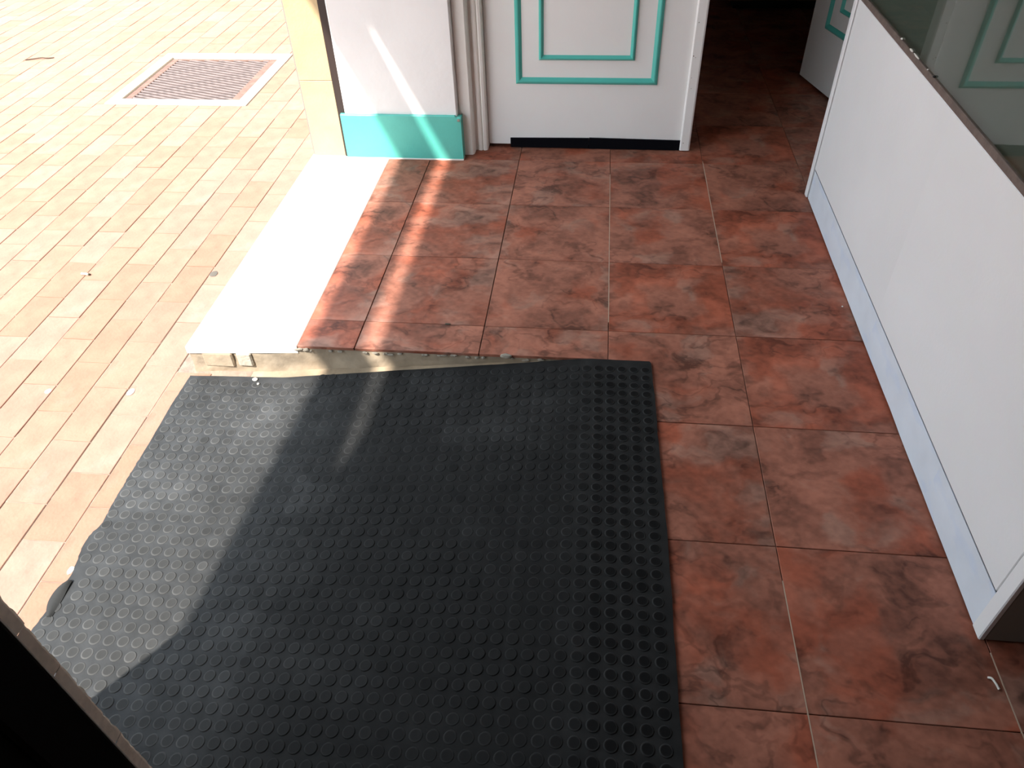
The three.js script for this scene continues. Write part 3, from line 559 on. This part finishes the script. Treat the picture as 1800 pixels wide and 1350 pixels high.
  list.forEach((s, n) => {
    const wear = smooth(0.56, 0.66, s.x), mid = fbm(s.x * 6, s.z * 6, 73, 3), base = dust(s.x, s.z);
    // along the inner edge the studs are clean and black, elsewhere dusty like the sheet
    const k = Math.round(lerp(0.95 + 0.4 * (mid - 0.5), 0.34, wear) * 10) / 10, lv = Math.round(base * 400) / 400;
    const h = lerp(lerp(0.55, 1, smooth(0.35, 0.6, mid)), 1, wear), tilt = s.x > -0.2 && s.x < 0.64 ? slopeZ : 0, y = sheetY(s.x, s.z);
    if (n < 300) {
      const key = `${k}|${lv}|${wear > 0.5}`;
      if (!geoms.has(key)) geoms.set(key, { g: (() => { const g = studGeo(lv * k, lv * (wear > 0.5 ? 1.25 : 1.55)); return g; })() });
      const m = mesh('stud', geoms.get(key).g, M.rubber, t); m.position.set(s.x, y, s.z); m.rotation.z = tilt; m.scale.set(rr(0.96, 1.04), h, rr(0.96, 1.04));
    } else many.push([s.x, y, s.z, tilt, h, lv, k, wear > 0.5]);
  });
  const groups = [many.filter((q) => q[7]), many.filter((q) => !q[7])];
  // the studs beyond the nearest ones, joined into one part
  const parts = [];
  const tmp = new THREE.Object3D();
  const cache = new Map();
  for (const grp of groups) for (const [x, y, z, tilt, h, lv, k, clean] of grp) {
    const key = `${k}|${lv}|${clean}`; if (!cache.has(key)) cache.set(key, studGeo(lv * k, lv * (clean ? 1.25 : 1.55)));
    const g = cache.get(key).clone(); tmp.position.set(x, y, z); tmp.rotation.set(0, 0, tilt); tmp.scale.set(1, h, 1); tmp.updateMatrix(); g.applyMatrix4(tmp.matrix); parts.push(g);
  }
  tag(mesh('stud_field', mergeGeometries(parts), M.rubber, t), null, null, null, 'stuff');
  // curled scrap at the tear
  const flap = gridGeo(8, 10, (u, w) => { const z = lerp(1.852, 1.935, w), x = -0.452 - 0.016 * Math.sin(w * Math.PI) * (1 - u) + 0.002; return [x + 0.012 * u, sheetY(x, z) + 0.004 * Math.sin(u * Math.PI) + 0.001, z]; }, 0.003);
  { const c = new Float32Array(flap.attributes.position.count * 3).fill(0.03); flap.setAttribute('color', new THREE.BufferAttribute(c, 3)); }
  mesh('torn_flap', flap, M.rubber, t);
}

// ---------------------------------------------------------------- small litter
function bit(name, label, category, geo, material, at, group) { const o = mesh(name, geo, material, scene); o.position.set(...at); return tag(o, label, category, group); }
{
  const c = thing('cigarette_butt', 'pale cigarette butt with a burnt tip lying on the brick paving', 'cigarette butt', [-1.035, STREET + 0.0005, 0.722]);
  const p = new THREE.CylinderGeometry(0.0038, 0.0038, 0.026, 14); p.rotateZ(Math.PI / 2); p.translate(-0.003, 0.0038, 0); mesh('paper', p, M.paper, c);
  const a = new THREE.CylinderGeometry(0.0039, 0.0032, 0.006, 14); a.rotateZ(Math.PI / 2); a.translate(0.013, 0.0038, 0); mesh('burnt_tip', a, M.ash, c);
  c.rotation.y = -0.1;
}
bit('chewing_gum', 'dark grey flattened gum spot beside the white threshold', 'chewing gum', lump(0.013, 0.0018, 0.016, 801), M.gumGrey, [-0.606, STREET, 0.690]);
bit('chewing_gum', 'white gum spot on the brick row nearest the torn mat corner', 'chewing gum', lump(0.0095, 0.0014, 0.013, 802), M.chipWhite, [-0.607, STREET, 1.263]);
bit('chewing_gum', 'small white gum spot on the brick joint two rows from the mat', 'chewing gum', lump(0.0085, 0.0014, 0.010, 803), M.chipWhite, [-0.84, STREET, 1.277]);
{
  const curve = new THREE.CatmullRomCurve3([[-0.075, 0.002, 0.012], [-0.03, 0.004, -0.002], [0.01, 0.006, -0.012], [0.04, 0.004, -0.012], [0.07, 0.002, -0.026]].map((q) => new THREE.Vector3(...q)));
  bit('twig', 'thin curved brown twig on the paving beyond the drain grate', 'twig', new THREE.TubeGeometry(curve, 24, 0.0028, 7), M.twig, [-2.41, STREET + 0.001, -1.28]);
  const c2 = new THREE.CatmullRomCurve3([[-0.012, 0.001, 0.005], [-0.004, 0.002, 0.001], [0.003, 0.003, -0.003], [0.010, 0.002, -0.003]].map((q) => new THREE.Vector3(...q)));
  bit('twig', 'tiny black twig on the brick paving near the near wall', 'twig', new THREE.TubeGeometry(c2, 16, 0.0011, 6), M.twig, [-0.804, STREET + 0.001, 1.892]);
}
bit('leaf_scrap', 'tiny dark leaf scrap on the terracotta tiles above the mat', 'leaf scrap', lump(0.0085, 0.0012, 0.0035, 804), M.ash, [0.236, 0, 1.019]);
{
  const c = new THREE.CatmullRomCurve3([[-0.006, 0.002, -0.009], [-0.001, 0.0045, -0.007], [0.003, 0.004, 0.001], [0.006, 0.002, 0.011]].map((q) => new THREE.Vector3(...q)));
  bit('plastic_scrap', 'small curved white plastic scrap on the tiles by the display case corner', 'scrap', new THREE.TubeGeometry(c, 18, 0.0021, 8), M.chipWhite, [1.343, 0, 1.958]);
}
bit('pebble', 'tiny white pebble on the tiles against the bluish kickboard', 'pebble', lump(0.0026, 0.002, 0.0026, 805), M.chipWhite, [1.328, 0, 0.868]);
bit('plaster_crumb', 'small white plaster crumb on the far edge of the rubber mat', 'plaster crumb', lump(0.0075, 0.004, 0.006, 806), M.chipWhite, [-0.278, STREET + 0.0055, 1.196]);
bit('plaster_crumb', 'tiny white plaster crumb resting on the studs near the far mat edge', 'plaster crumb', lump(0.0035, 0.0025, 0.0035, 807), M.chipWhite, [-0.262, STREET + 0.0070, 1.214]);
bit('plaster_crumb', 'white plaster crumb caught at the torn notch of the mat', 'plaster crumb', lump(0.006, 0.003, 0.010, 808), M.chipWhite, [-0.463, STREET, 1.822]);

renderer.render(scene, camera);
